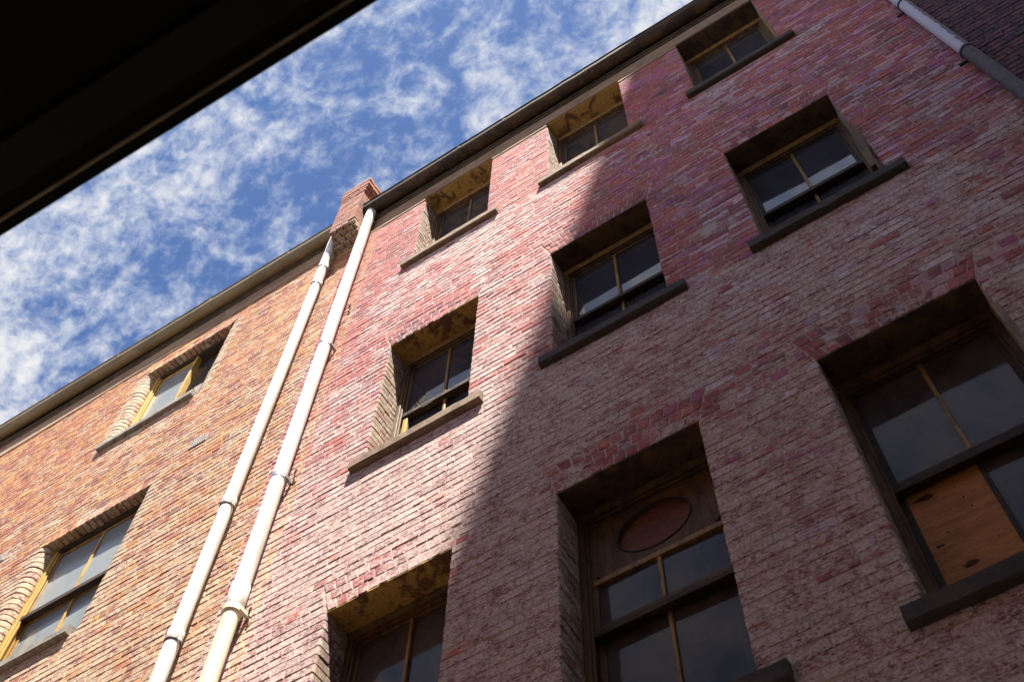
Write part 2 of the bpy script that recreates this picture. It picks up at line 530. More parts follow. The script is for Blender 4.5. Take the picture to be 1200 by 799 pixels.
# ------------------------------------------------------------------ bricks
class Bricks:
    """collects bricks: four front corners (x,z), front y, depth, attributes"""
    def __init__(self):
        self.q, self.y, self.d, self.tint, self.wash, self.gloss, self.pick = [], [], [], [], [], [], []

    def add(self, quad, y, d, tint, wash, gloss=0.0, pick=True):
        self.q.append(quad)
        self.y.append(y)
        self.d.append(d)
        self.tint.append(tint)
        self.wash.append(wash)
        self.gloss.append(gloss)
        self.pick.append(pick)

    def rect(self, x0, x1, z0, z1, *a, **k):
        self.add(((x0, z0), (x1, z0), (x1, z1), (x0, z1)), *a, **k)

    def mesh(self, idx, jit):
        q = np.array([self.q[i] for i in idx], float)            # n,4,2
        y = np.array([self.y[i] for i in idx])
        d = np.array([self.d[i] for i in idx])
        n = len(idx)
        V = np.zeros((n, 12, 3))
        cen = q.mean(1, keepdims=True)
        V[:, 0:4, 0::2] = q
        V[:, 0:4, 1] = (y + d)[:, None]
        V[:, 4:8, 0::2] = q + jit * rng.uniform(-1, 1, (n, 4, 2)) * 0.0035
        V[:, 4:8, 1] = (y + 0.003)[:, None] + jit * rng.uniform(0, 0.004, (n, 4))
        dirn = np.sign(cen - q)
        V[:, 8:12, 0::2] = q + dirn * (0.003 + jit * rng.uniform(0, 0.006, (n, 4, 2)))
        V[:, 8:12, 1] = y[:, None] + jit * rng.uniform(-0.0022, 0.0022, (n, 4))
        F = np.array([(0, 1, 5, 4), (1, 2, 6, 5), (2, 3, 7, 6), (3, 0, 4, 7), (4, 5, 9, 8), (5, 6, 10, 9), (6, 7, 11, 10), (7, 4, 8, 11), (8, 9, 10, 11)])
        F = (F[None] + 12 * np.arange(n)[:, None, None]).reshape(-1, 4)
        return V.reshape(-1, 3), F

    def build(self, parent, mat, mat1, nmax, extra=None, seed=1):
        """the nmax bricks showing largest become single objects, the rest one part"""
        n = len(self.q)
        q = np.array(self.q, float)
        P3 = np.zeros((n, 4, 3))
        P3[:, :, 0::2] = q
        P3[:, :, 1] = np.array(self.y)[:, None]
        u, v = project(P3)
        area = 0.5 * np.abs((u[:, 0] - u[:, 2]) * (v[:, 1] - v[:, 3]) - (u[:, 1] - u[:, 3]) * (v[:, 0] - v[:, 2]))
        ok = (u.min(1) > 2) & (u.max(1) < 1198) & (v.min(1) > 2) & (v.max(1) < 797) & np.array(self.pick)
        area = np.where(ok, area, -1)
        order = np.argsort(-area)
        chosen = [i for i in order[:nmax] if area[i] > 20]
        cs = set(chosen)
        rest = [i for i in range(n) if i not in cs]
        V, F = self.mesh(rest, 1.0)
        at = [np.repeat(np.array([a[i] for i in rest], float), 12) for a in (self.tint, self.wash, self.gloss)]
        if extra is not None and extra['v']:
            ev, ef = np.array(extra['v'], float), extra['f']
            base = len(V)
            F = [tuple(f) for f in F] + [tuple(base + i for i in f) for f in ef]
            V = np.concatenate([V, ev])
            at = [np.concatenate([a, np.array(e, float)]) for a, e in zip(at, extra['a'])]
        else:
            F = [tuple(f) for f in F]
        me = bpy.data.meshes.new('brickwork')
        me.from_pydata(V.tolist(), [], F)
        for nm, a in zip(('tint', 'wash', 'gloss'), at):
            A = me.attributes.new(nm, 'FLOAT', 'POINT')
            A.data.foreach_set('value', a)
        me.materials.append(mat)
        me.update()
        o = bpy.data.objects.new('brickwork', me)
        COL.objects.link(o)
        adopt(o, parent)
        o['kind'] = 'stuff'
        # single bricks share a few meshes by size class
        lib = {}
        for i in chosen:
            qd = q[i]
            wl = np.linalg.norm(qd[1] - qd[0])
            hh = np.linalg.norm(qd[3] - qd[0])
            key = (round(wl / 0.03), round(hh / 0.02), round(float(self.d[i]), 2), random.randrange(5))
            if key not in lib:
                b = Bricks()
                L, H = key[0] * 0.03, key[1] * 0.02
                b.rect(-L / 2, L / 2, -H / 2, H / 2, 0.0, self.d[i], 0, 0)
                VV, FF = b.mesh([0], 1.0)
                mm = bpy.data.meshes.new('brick')
                mm.from_pydata(VV.tolist(), [], [tuple(f) for f in FF])
                mm.materials.append(mat1)
                lib[key] = (mm, L, H)
            mm, L, H = lib[key]
            s = bpy.data.objects.new('brick', mm)
            c = qd.mean(0)
            ax = (qd[1] - qd[0] + qd[2] - qd[3]) / 2
            s.location = (c[0], self.y[i], c[1])
            s.scale = (wl / L, 1.0, hh / H)
            s.rotation_euler = (0, -math.atan2(ax[1], ax[0]), 0)
            s['tint'], s['wash'], s['gloss'] = float(self.tint[i]), float(self.wash[i]), float(self.gloss[i])
            COL.objects.link(s)
            adopt(s, parent)
        return o


JT = 0.009      # bed joint
PJ = 0.0055     # perpend


def lay(B, xa, xb, za, zb, zref, pitch, openings, arches, washf, tintf, glossf, skip=None, yoff=0.0, bull=None):
    """running bond with header courses, cut round openings [x0,x1,z0,z1] and arches [x0,x1,z0,z1,skew]"""
    i0 = math.floor((za - zref) / pitch)
    i1 = math.ceil((zb - zref) / pitch)
    for i in range(i0, i1):
        z0 = zref + i * pitch + JT / 2
        z1 = zref + (i + 1) * pitch - JT / 2
        z1 = min(z1, zb)
        if z1 - z0 < 0.02:
            continue
        zm = (z0 + z1) / 2
        blk = []
        for (a, b, c, d) in openings:
            if c < zm < d:
                blk.append((a, b, True))
        for (a, b, c, d, s) in arches:
            if c < zm < d:
                k = (zm - c) / (d - c) * s
                blk.append((a - k - JT, b + k + JT, False))
        blk.sort()
        spans, x = [], xa
        for a, b, isop in blk:
            if a > x:
                spans.append((x, a, isop))
            x = max(x, b)
        if x < xb:
            spans.append((x, xb, False))
        header = (i % 4 == 1)
        for (sa, sb, isop) in spans:
            if bull is not None:
                # bullnose jamb bricks take the ends that stop at an opening
                if any(abs(sb - a) < 1e-6 and o_ for a, b, o_ in blk):
                    L = 0.25 if i % 2 else 0.19
                    bull(sb, -1, L, z0 + .003, z1 - .003)
                    sb -= L + JT
                if any(abs(sa - b) < 1e-6 and o_ for a, b, o_ in blk):
                    L = 0.25 if i % 2 else 0.19
                    bull(sa, 1, L, z0 + .003, z1 - .003)
                    sa += L + JT
            unit = 0.12 if header else 0.24
            off = (0.06 if (i % 2) else 0.0) if header else (0.12 if i % 2 else 0.0)
            off += 0.035 * math.sin(i * 12.9898)
            g = math.floor((sa - off) / unit) * unit + off
            x = sa
            while x < sb - 0.015:
                g += unit
                e = g + random.uniform(-0.006, 0.006)
                if e - x < 0.05:
                    continue
                if sb - e < 0.05:
                    e = sb + PJ
                e2 = min(e - PJ, sb)
                # a few stretchers are laid as two headers
                parts = [(x, e2)]
                if not header and e2 - x > 0.2 and random.random() < 0.13:
                    mdl = (x + e2) / 2
                    parts = [(x, mdl - PJ / 2), (mdl + PJ / 2, e2)]
                for (p0, p1) in parts:
                    if p1 - p0 < .03:
                        continue
                    xm = (p0 + p1) / 2
                    if skip and skip(xm, zm):
                        continue
                    jz = random.uniform(-0.0022, 0.0022)
                    B.rect(p0, p1, z0 + jz + random.uniform(-.0015, .0015), z1 + jz + random.uniform(-.0015, .0015), yoff + max(-.003, min(.003, random.gauss(0, 0.0015))), 0.1,
                           tintf(xm, zm), washf(xm, zm), glossf(xm, zm))
                x = e


def flat_arch(B, x0, x1, z0, rings, skew, washf, tintf, glossf, ringh=0.116, yoff=0.0):
    H = rings * ringh
    n = round((x1 - x0) / 0.0865)
    xc = (x0 + x1) / 2
    for r in range(rings):
        za, zb = z0 + r * ringh, z0 + (r + 1) * ringh
        sh = 0.5 if r % 2 else 0.0
        k = -1 if sh else 0
        for i in range(k, n):
            ua, ub = (i + sh) / n, (i + 1 + sh) / n
            ua, ub = max(ua, 0), min(ub, 1)
            if (ub - ua) * n < 0.4:
                continue

            def X(u, z, e):
                half = (x1 - x0) / 2 + skew * (z - z0) / H
                return xc + (2 * u - 1) * half + e
            zl, zh = za + (JT / 2 if r else 0.001), zb - JT / 2
            quad = ((X(ua, zl, JT / 2), zl), (X(ub, zl, -JT / 2), zl), (X(ub, zh, -JT / 2), zh), (X(ua, zh, JT / 2), zh))
            xm, zm = X((ua + ub) / 2, za, 0), (za + zb) / 2
            B.add(quad, yoff + random.gauss(0, 0.0015), 0.1, tintf(xm, zm), washf(xm, zm), glossf(xm, zm))


def wall_slab(name, xa, xb, za, zb, openings, yf, yb, mat, parent, grow=0.008, growx=0.008):
    """mortar bed / body of the wall with its openings cut out"""
    ops = [(a - growx, b + growx, c, d + grow) for a, b, c, d in openings]
    xs = sorted({xa, xb} | {v for o in ops for v in o[:2]})
    zs = sorted({za, zb} | {v for o in ops for v in o[2:]})
    xs = [v for v in xs if xa <= v <= xb]
    zs = [v for v in zs if za <= v <= zb]
    m = MB()

    def solid(i, j):
        if not (0 <= i < len(xs) - 1 and 0 <= j < len(zs) - 1):
            return False
        x, z = (xs[i] + xs[i + 1]) / 2, (zs[j] + zs[j + 1]) / 2
        return not any(a < x < b and c < z < d for a, b, c, d in ops)
    for i in range(len(xs) - 1):
        for j in range(len(zs) - 1):
            if not solid(i, j):
                continue
            x0, x1, z0, z1 = xs[i], xs[i + 1], zs[j], zs[j + 1]
            m.add([(x0, yf, z0), (x1, yf, z0), (x1, yf, z1), (x0, yf, z1)], [(0, 1, 2, 3)])
            m.add([(x0, yb, z0), (x0, yb, z1), (x1, yb, z1), (x1, yb, z0)], [(0, 1, 2, 3)])
            if not solid(i - 1, j):
                m.add([(x0, yf, z0), (x0, yf, z1), (x0, yb, z1), (x0, yb, z0)], [(0, 1, 2, 3)])
            if not solid(i + 1, j):
                m.add([(x1, yf, z0), (x1, yb, z0), (x1, yb, z1), (x1, yf, z1)], [(0, 1, 2, 3)])
            if not solid(i, j - 1):
                m.add([(x0, yf, z0), (x0, yb, z0), (x1, yb, z0), (x1, yf, z0)], [(0, 1, 2, 3)])
            if not solid(i, j + 1):
                m.add([(x0, yf, z1), (x1, yf, z1), (x1, yb, z1), (x0, yb, z1)], [(0, 1, 2, 3)])
    me = bpy.data.meshes.new(name)
    me.from_pydata(m.v, [], m.f)
    me.materials.append(mat)
    o = bpy.data.objects.new(name, me)
    COL.objects.link(o)
    adopt(o, parent)
    return o


# ================================================================== THE SETTING
GZ = -8.15
m = MB()
m.add([(-400, -400, GZ), (400, -400, GZ), (400, 400, GZ), (-400, 400, GZ)], [(0, 1, 2, 3)])
tag(m.build('ground', M['asphalt']), kind='structure')
m = MB()
m.add([(-60, -5.6, GZ + .004), (60, -5.6, GZ + .004), (60, -0.02, GZ + .004), (-60, -0.02, GZ + .004)], [(0, 1, 2, 3)])
tag(m.build('lane', M['paving']), kind='structure')

# ================================================================== RED BRICK BUILDING
PITCH = 4.088 / 47
XA, XB = -1.215, 5.955
COLS = [(0.0, 1.061), (1.893, 2.957), (3.786, 4.838)]
ROWS = [(-2.33, 0.0), (1.955, 4.088), (6.255, 8.37)]      # sill top, head
SILL_H = 0.13
red = thing('brick_building', (2.4, 0.3, GZ), 'red brick building with deep sash windows and remains of whitewash, left half sunlit', 'building')
ops = [(a, b, c - SILL_H, d) for a, b in COLS for c, d in ROWS]
arches = [(a, b, d, d + 0.348, 0.10) for a, b in COLS for c, d in ROWS[:2]]
FRIEZE_R = 8.285
wall = wall_slab('wall', XA, XB, GZ, 8.78, ops, 0.0046, 0.45, M['mortar_red'], red)


def sill_boost(x, z):
    s = 0.0
    for a, b in COLS:
        if a - 0.35 < x < b + 0.35:
            for c, d in ROWS:
                t = c - SILL_H - z
                if 0 < t < 1.5:
                    s = max(s, 0.42 * (1 - t / 1.5))
    return s


def wash_r(x, z):
    base = np.interp(z, [-4, -1, 1.0, 2.2, 4, 6, 8.3], [1.10, 0.98, 0.76, 0.54, 0.32, 0.20, 0.12])
    base += np.interp(x, [-1.2, 0, 1.6, 2.6, 6], [0.08, 0.14, 0.16, -0.14, -0.12])
    s = sill_boost(x, z)
    if abs(x - 1.10 + 0.03 * (6 - z)) < 0.075 and 4.3 < z < 6.1:
        s = max(s, 0.8 + random.uniform(0, .6))
    for a, b in COLS:
        for c, d in ROWS[:2]:
            if a - .1 < x < b + .1 and d < z < d + .35:
                base -= 0.38
    return float(base + s + random.gauss(0, 0.09) - (0.38 if random.random() < .035 else 0))


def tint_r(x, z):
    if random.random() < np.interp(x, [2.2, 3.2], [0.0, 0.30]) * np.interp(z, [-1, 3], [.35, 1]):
        return 1.0                                   # violet cast of the shaded side painted into some bricks
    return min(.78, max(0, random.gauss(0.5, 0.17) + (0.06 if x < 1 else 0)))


def gloss_r(x, z):
    return 1.0 if random.random() < np.interp(x, [3.1, 3.4, 4], [0.0, 0.18, 0.24]) * np.interp(z, [-1, 3], [0.3, 1]) else (0.25 * random.random() if x > 3.3 else 0.0)


HOLES = [(3.42, 2.69)]


def skip_r(x, z):
    return any(abs(x - hx) < 0.07 and abs(z - hz) < 0.05 for hx, hz in HOLES)


Br = Bricks()
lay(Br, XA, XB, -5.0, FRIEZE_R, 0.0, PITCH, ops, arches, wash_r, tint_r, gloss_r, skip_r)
for a, b in COLS:
    for c, d in ROWS[:2]:
        flat_arch(Br, a, b, d, 3, 0.10, wash_r, lambda x, z: min(1, max(0, random.gauss(0.42, 0.2))), gloss_r)
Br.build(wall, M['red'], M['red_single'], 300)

# painted reveal bricks inside each opening (both jambs)
Rv = Bricks()
ev, ef, ea = [], [], ([], [], [])


def reveal_brick(xj, side, z0, z1, y0, y1):
    """brick lying in the jamb; its long face looks into the opening"""
    x_in, x_out = (xj, xj - 0.10) if side < 0 else (xj, xj + 0.10)
    x_in += random.gauss(0, 0.0018)
    b = len(ev)
    c = 0.005
    sg = -1 if side < 0 else 1
    ev.extend([(x_out, y0, z0), (x_out, y1, z0), (x_out, y1, z1), (x_out, y0, z1),
               (x_in + sg * c, y0, z0), (x_in + sg * c, y1, z0), (x_in + sg * c, y1, z1), (x_in + sg * c, y0, z1),
               (x_in, y0 + c, z0 + c), (x_in, y1 - c, z0 + c), (x_in, y1 - c, z1 - c), (x_in, y0 + c, z1 - c)])
    for f in ((0, 1, 5, 4), (1, 2, 6, 5), (2, 3, 7, 6), (3, 0, 4, 7), (4, 5, 9, 8), (5, 6, 10, 9), (6, 7, 11, 10), (7, 4, 8, 11), (8, 9, 10, 11)):
        ef.append(tuple(b + i for i in f))
    tt, ww = random.random(), 0.35 + random.gauss(0, .15)
    ea[0].extend([tt] * 12)
    ea[1].extend([ww] * 12)
    ea[2].extend([0.0] * 12)


for a, b in COLS:
    for c, d in ROWS:
        i = math.floor((c - 0.1) / PITCH)
        while i * PITCH < d - 0.02:
            z0, z1 = i * PITCH + JT / 2, min((i + 1) * PITCH - JT / 2, d)
            cut = 0.112
            cut = 0.128 if i % 2 else 0.20
            for xj, sd in ((a, -1), (b, 1)):
                reveal_brick(xj - sd * .004, sd, z0, z1, .013, cut - .004)
                reveal_brick(xj - sd * .004, sd, z0, z1, cut + .004, 0.262)
            i += 1
me = bpy.data.meshes.new('reveal_brickwork')
me.from_pydata(ev, [], ef)
for nm, arr in zip(('tint', 'wash', 'gloss'), ea):
    A = me.attributes.new(nm, 'FLOAT', 'POINT')
    A.data.foreach_set('value', arr)
me.materials.append(M['reveal'])
o = bpy.data.objects.new('reveal_brickwork', me)
COL.objects.link(o)
adopt(o, wall)
o['kind'] = 'stuff'

# dark room behind the windows
m = MB()
for (x0, x1, y0, y1, z0, z1) in ((XA, XB, 3.4, 3.5, -4, 8.7), (XA, XB, .46, 3.4, -4, -3.9), (XA, XB, .46, 3.4, 1.2, 1.3), (XA, XB, .46, 3.4, 5.5, 5.6), (XA, XB, .46, 3.4, 8.6, 8.7), (XA, XA + .1, .46, 3.4, -3.9, 8.6), (XB - .1, XB, .46, 3.4, -3.9, 8.6)):
    m.box(x0, x1, y0, y1, z0, z1)
m.build('interior', M['interior'], red)


# ------------------------------------------------------------------ windows
def strip(m, x0, x1, y0, y1, z0, z1):
    m.cbox(x0, x1, y0, y1, z0, z1, 0.004, 0.0015)


def sash(name, win, x0, x1, z0, z1, y, mat, top=0.05, bot=0.05, side=0.05, th=0.036):
    m = MB()
    strip(m, x0, x0 + side, y, y + th, z0, z1)
    strip(m, x1 - side, x1, y, y + th, z0, z1)
    strip(m, x0 + side, x1 - side, y - .002, y + th, z1 - top, z1)
    strip(m, x0 + side, x1 - side, y - .002, y + th, z0, z0 + bot)
    return m.build(name, mat, win)


def pane(win, x0, x1, z0, z1, y, mat, label=None):
    m = MB()
    tx, tz = random.uniform(-.004, .004), random.uniform(-.003, .003)
    n = 4
    vs = [(x0, y + tx, z0), (x1, y - tx, z0), (x1, y - tx + tz, z1), (x0, y + tx + tz, z1)]
    vb = [(a, b + .004, c) for a, b, c in vs]
    m.add(vs + vb, [(0, 1, 2, 3), (7, 6, 5, 4), (0, 4, 5, 1), (1, 5, 6, 2), (2, 6, 7, 3), (3, 7, 4, 0)])
    o = m.build('pane', mat, win)
    if label:
        o['label'] = label
    return o


def bar(win, x, z0, z1, y, mat, wd=0.028):
    m = MB()
    strip(m, x - wd / 2, x + wd / 2, y - .006, y + .03, z0, z1)
    return m.build('glazing_bar', mat, win)


def make_sill(win, x0, x1, ztop, mat, y0=-0.06, h=SILL_H, ydeep=0.27):
    m = MB()
    n = 16
    # worn stone: sloping top, chipped front edge
    prof = lambda: [(y0 + random.uniform(0, .006), ztop - .012 + random.uniform(-.006, .002)), (y0 + random.uniform(0, .004), ztop - h + .012),
                    (y0 + .014 + random.uniform(0, .006), ztop - h), (ydeep, ztop - h), (ydeep, ztop + .02), (y0 + .02 + random.uniform(0, .01), ztop)]
    vs, fs = [], []
    for i in range(n + 1):
        x = x0 + (x1 - x0) * i / n
        vs += [(x, a, b) for a, b in prof()]
    for i in range(n):
        for q in range(6):
            a, b = i * 6 + q, i * 6 + (q + 1) % 6
            fs.append((a, b, b + 6, a + 6))
    fs += [tuple(reversed(range(6))), tuple(n * 6 + q for q in range(6))]
    m.add(vs, fs)
    return m.build('sill', mat, win)


def red_window(ci, ri, style):
    x0, x1 = COLS[ci]
    zb, zt = ROWS[ri]
    YF = 0.265
    fm = M['frame']
    m = MB()
    # outer box frame with stop beads
    strip(m, x0, x0 + .045, YF, .42, zb, zt)
    strip(m, x1 - .045, x1, YF, .42, zb, zt)
    strip(m, x0 + .045, x1 - .045, YF, .42, zt - .05, zt)
    strip(m, x0 + .045, x0 + .063, YF + .018, YF + .034, zb, zt - .05)
    strip(m, x1 - .063, x1 - .045, YF + .018, YF + .034, zb, zt - .05)
    strip(m, x0 + .063, x1 - .063, YF + .018, YF + .034, zt - .072, zt - .05)
    strip(m, x0 + .045, x1 - .045, .33, .42, zb, zb + .05)
    win = m.build('window', fm, red)
    # soffit render under the lintel with a cover moulding at the frame
    m = MB()
    n = 12
    for i in range(n):
        a, b = x0 + (x1 - x0) * i / n, x0 + (x1 - x0) * (i + 1) / n
        m.add([(a, .004, zt - .012), (b, .004, zt - .012), (b, YF, zt - .016), (a, YF, zt - .016), (a, .004, zt + .004), (b, .004, zt + .004), (b, YF, zt + .004), (a, YF, zt + .004)],
              [(0, 3, 2, 1), (4, 5, 6, 7), (0, 1, 5, 4), (2, 3, 7, 6)])
    m.build('soffit', M[style.get('soffit', 'soffit')], win)
    m = MB()
    m.prism_x([(YF - .03, zt - .017), (YF - .026, zt - .03), (YF - .008, zt - .042), (YF - .002, zt - .05), (YF - .002, zt - .017)], x0 + .002, x1 - .002)
    m.build('moulding', M['muntin'] if ri else fm, win)
    if style.get('sill', 1):
        make_sill(win, x0 - .105, x1 + (.165 if ci != 2 else .13), zb, M[style['sill']])
    xs0, xs1 = x0 + .05, x1 - .05
    xm = (x0 + x1) / 2
    zr = zt - style.get('rail', 1.0)
    Yu, Yl = YF + .042, YF + .085
    mm = M['muntin']
    g = M[style.get('glass', 'glass')]
    us = sash('upper_sash', win, xs0, xs1, zr - .03, zt - .055, Yu, M[style.get('usash', 'frame')], bot=.055)
    mr = MB()
    strip(mr, xs0 - .004, xs1 + .004, Yu - .02, Yu + .03, zr - .075, zr - .028)
    mr.build('meeting_rail', M['rail'], win)
    if style.get('panel'):
        # boarded head with an elliptical recess, two small panes below
        zp = zt - .66
        m = MB()
        N = 40
        ex, ez, cx, cz = .26, .21, xm, zt - .38
        X0, X1, Z0, Z1 = xs0 + .04, xs1 - .04, zp, zt - .09
        ring, outer = [], []
        for k in range(N):
            th = 2 * math.pi * k / N
            c_, s_ = math.cos(th), math.sin(th)
            ring.append((cx + ex * c_, cz + ez * s_))
            t_ = min((X1 - cx) / abs(c_) if abs(c_) > 1e-6 else 9, ((Z1 - cz) if s_ > 0 else (cz - Z0)) / abs(s_) if abs(s_) > 1e-6 else 9)
            outer.append((cx + t_ * c_, cz + t_ * s_))
        y = Yu - .006
        vs = [(a, y, b) for a, b in ring] + [(a, y, b) for a, b in outer] + [(a, y + .03, b) for a, b in ring]
        fs = [(k, (k + 1) % N, N + (k + 1) % N, N + k) for k in range(N)] + [(k, 2 * N + k, 2 * N + (k + 1) % N, (k + 1) % N) for k in range(N)]
        m.add(vs, fs)
        pb = m.build('head_board', M['frame'], win)
        pb['label'] = 'brown head board with an oval recess'
        m = MB()
        m.box(X0, X1, Yu + .024, Yu + .03, Z0, Z1)
        m.build('recessed_panel', M['redwood'], win)
        m = MB()
        m.tube([(cx + (ex + .006) * math.cos(2 * math.pi * k / 40), y, cz + (ez + .006) * math.sin(2 * math.pi * k / 40)) for k in range(41)], .009, 6)
        m.build('oval_bead', M['rail'], win)
        m = MB()
        strip(m, xs0 + .03, xs1 - .03, Yu - .012, Yu + .03, zp - .05, zp)
        m.build('transom_rail', mm, win)
        ztop_g = zp - .045
    else:
        ztop_g = zt - .10
    bar(win, xm, zr + .02, ztop_g, Yu, mm)
    for a, b in ((xs0 + .045, xm - .012), (xm + .012, xs1 - .045)):
        pane(win, a, b, zr + .015, ztop_g + .01, Yu + .014, g)
    # lower sash, set further in
    if style.get('lower', True):
        sash('lower_sash', win, xs0, xs1, zb + .05, zr - .0, Yl, M[style.get('lsash', 'rail')], bot=.08)
        bar(win, xm, zb + .12, zr - .05, Yl, mm if not style.get('lbar') else M[style['lbar']])
        lg = style.get('lglass', (style.get('glass', 'glass'),) * 2)
        for k, (a, b) in enumerate(((xs0 + .045, xm - .012), (xm + .012, xs1 - .045))):
            if lg[k] == 'ply':
                m = MB()
                m.cbox(a, b, Yl + .004, Yl + .016, zb + .12, zr - .045, .002)
                bd = m.build('plywood_board', M['ply'], win)
                bd['label'] = 'orange plywood board in place of a lower pane'
                for (u, v_) in ((.22, .9), (.3, .62), (.62, .9), (.66, .8), (.7, .72), (.36, .55), (.8, .45), (.15, .5)):
                    cx, cz = a + (b - a) * u, zb + .12 + (zr - .165 - zb) * v_
                    MB().tube([(cx, Yl + .0025, cz), (cx, Yl + .006, cz)], random.uniform(.004, .008), 8).build('nail_head', M['hole'], win)
                for (u, v_, r) in ((.45, .26, .030), (.36, .36, .034), (.22, .92, .045), (.15, .55, .02)):
                    cx, cz = a + (b - a) * u, zb + .12 + (zr - .165 - zb) * v_
                    m = MB()
                    m.add([(cx + r * random.uniform(.7, 1.7) * math.cos(t), Yl + .0026, cz + r * .6 * random.uniform(.6, 1.3) * math.sin(t)) for t in [2 * math.pi * q / 11 for q in range(11)]], [tuple(range(11))])
                    m.build('knot', M['hole'], win)
            elif lg[k]:
                pane(win, a, b, zb + .12, zr - .045, Yl + .014, M[lg[k]])
    return win


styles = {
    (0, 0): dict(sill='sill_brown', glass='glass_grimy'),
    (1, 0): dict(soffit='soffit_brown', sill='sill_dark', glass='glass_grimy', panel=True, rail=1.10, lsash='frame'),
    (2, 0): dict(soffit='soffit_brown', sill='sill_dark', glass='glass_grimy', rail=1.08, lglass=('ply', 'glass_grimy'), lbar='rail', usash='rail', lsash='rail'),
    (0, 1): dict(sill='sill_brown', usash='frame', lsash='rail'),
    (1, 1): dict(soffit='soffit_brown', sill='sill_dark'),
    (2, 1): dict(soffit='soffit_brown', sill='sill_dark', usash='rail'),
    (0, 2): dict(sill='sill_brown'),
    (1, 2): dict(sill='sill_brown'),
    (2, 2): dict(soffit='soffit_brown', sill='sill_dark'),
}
WIN = {}
for (ci, ri), st in styles.items():
    WIN[ci, ri] = red_window(ci, ri, st)
WIN[0, 1]['label'] = 'sunlit window with a splintered meeting rail'
WIN[1, 0]['label'] = 'tall window with a boarded oval panel above two small panes'
WIN[2, 0]['label'] = 'large shaded window with a plywood board in its lower left pane'
# broken remnants in the sunlit middle window
w_ = WIN[0, 1]
xx = .07
while xx < .97:
    L = random.uniform(.05, .16)
    m = MB()
    z_ = 3.03 - random.uniform(.0, .035)
    m.add([(xx, .285, 3.045), (xx + L, .285, 3.045), (xx + L * random.uniform(.6, 1.1), .29, z_ + random.uniform(-.02, .02)), (xx + L * random.uniform(0, .3), .29, z_),
           (xx, .34, 3.045), (xx + L, .34, 3.045), (xx + L * .8, .335, z_), (xx + L * .2, .335, z_)],
          [(0, 1, 2, 3), (7, 6, 5, 4), (0, 4, 5, 1), (1, 5, 6, 2), (2, 6, 7, 3), (3, 7, 4, 0)])
    m.build('splinter', M['rail'], w_)
    xx += L + random.uniform(.004, .12)
for (a_, b_, c_, d_, e_) in ((.08, .13, .30, .335, 2.98), (.15, .185, .315, .34, 2.72), (.93, .98, .30, .335, 2.98)):
    m = MB()
    strip(m, a_, b_, c_, d_, 1.95, e_)
    m.build('broken_stile', M['frame_ochre'], w_)
bar(w_, .53, 2.55, 3.0, .33, M['muntin'], .03)
# leaning loose board at the right jamb of the shaded middle window
w_ = WIN[2, 1]
m = MB()
pr = [(4.80, 2.95), (4.815, 3.02), (4.845, 3.035), (4.862, 3.0), (4.835, 2.45), (4.80, 2.12), (4.755, 2.1), (4.765, 2.4)]
k = len(pr)
m.add([(x - .012, -.035, z) for x, z in pr] + [(x - .012, .03, z) for x, z in pr], [tuple(range(k)), tuple(range(2 * k - 1, k - 1, -1))] + [(q, (q + 1) % k, k + (q + 1) % k, k + q) for q in range(k)])
lb = m.build('loose_board', M['frame'], w_)
lb['label'] = 'split board hanging loose at the right jamb'
m = MB()
strip(m, 4.812, 4.846, -.012, .02, -2.2, -.36)
m.build('trim_strip', M['pale_board'], WIN[2, 0])
m = MB()
strip(m, 4.816, 4.846, .10, .22, 6.3, 7.85)
m.build('lining_board', M['muntin'], WIN[2, 2])

# ------------------------------------------------------------------ eaves of the red building
m = MB()
m.box(XA + .32, XB, -.012, .009, 8.378, 8.70)
xs = [XA + .32] + [v for c in COLS for v in c] + [XB]
for a, b in zip(xs[::2], xs[1::2]):
    m.box(a, b, -.010, .009, FRIEZE_R, 8.378)
m.build('frieze_band', M['frieze'], red)


def gutter(parent, x0, x1, zl, zr, mat, joints, rad=.082):
    """half round gutter on a moulded eave board; zl/zr = lip height at its two ends"""
    prof = []
    cy, cz = -.004 - rad, .004 - rad * .95
    prof.append((-.004, .0))
    prof.append((-.004, cz))
    for k in range(0, 11):
        th = math.radians(200 + 140 * 0 + 0) if False else math.pi + math.pi * 0
    arc = [(cy + rad * math.cos(t), cz + .0 + rad * math.sin(t)) for t in [math.radians(a) for a in range(0, -181, -15)]]
    arc = [(y, z) for y, z in arc if y < -.006]
    prof = [(-.005, .0), (-.005, cz)] + arc + [(cy - rad, -.012), (cy - rad - .010, -.010), (cy - rad - .014, .0), (cy - rad - .006, .010), (cy - rad + .006, .006), (cy - rad + .008, -.02), (-.03, -.02), (-.03, .0)]
    n = 40
    kk = len(prof)
    vs, fs = [], []
    for i in range(n + 1):
        x = x0 + (x1 - x0) * i / n
        zz = zl + (zr - zl) * i / n + random.uniform(-.004, .004)
        yy = random.uniform(-.003, .003)
        vs += [(x, y + yy, zz + z) for y, z in prof]
    for i in range(n):
        for q in range(kk):
            a, b = i * kk + q, i * kk + (q + 1) % kk
            fs.append((a, b, b + kk, a + kk))
    fs += [tuple(reversed(range(kk))), tuple(n * kk + q for q in range(kk))]
    g = MB().add(vs, fs).build('gutter', mat, parent, smooth=True)
    for xj in joints:
        t = (xj - x0) / (x1 - x0)
        zz = zl + (zr - zl) * t
        mj = MB()
        r2 = rad + .006
        pts = [(cy + r2 * math.cos(a), cz + zz + r2 * math.sin(a)) for a in [math.radians(v) for v in range(-20, -181, -16)]] + [(cy - r2, zz - .01)]
        inner = [(y * 0.97 - .003, z + .008) for y, z in reversed(pts)]
        mj.prism_x(pts + inner, xj - .022, xj + .022)
        mj.build('gutter_joint', mat, g)
    return g


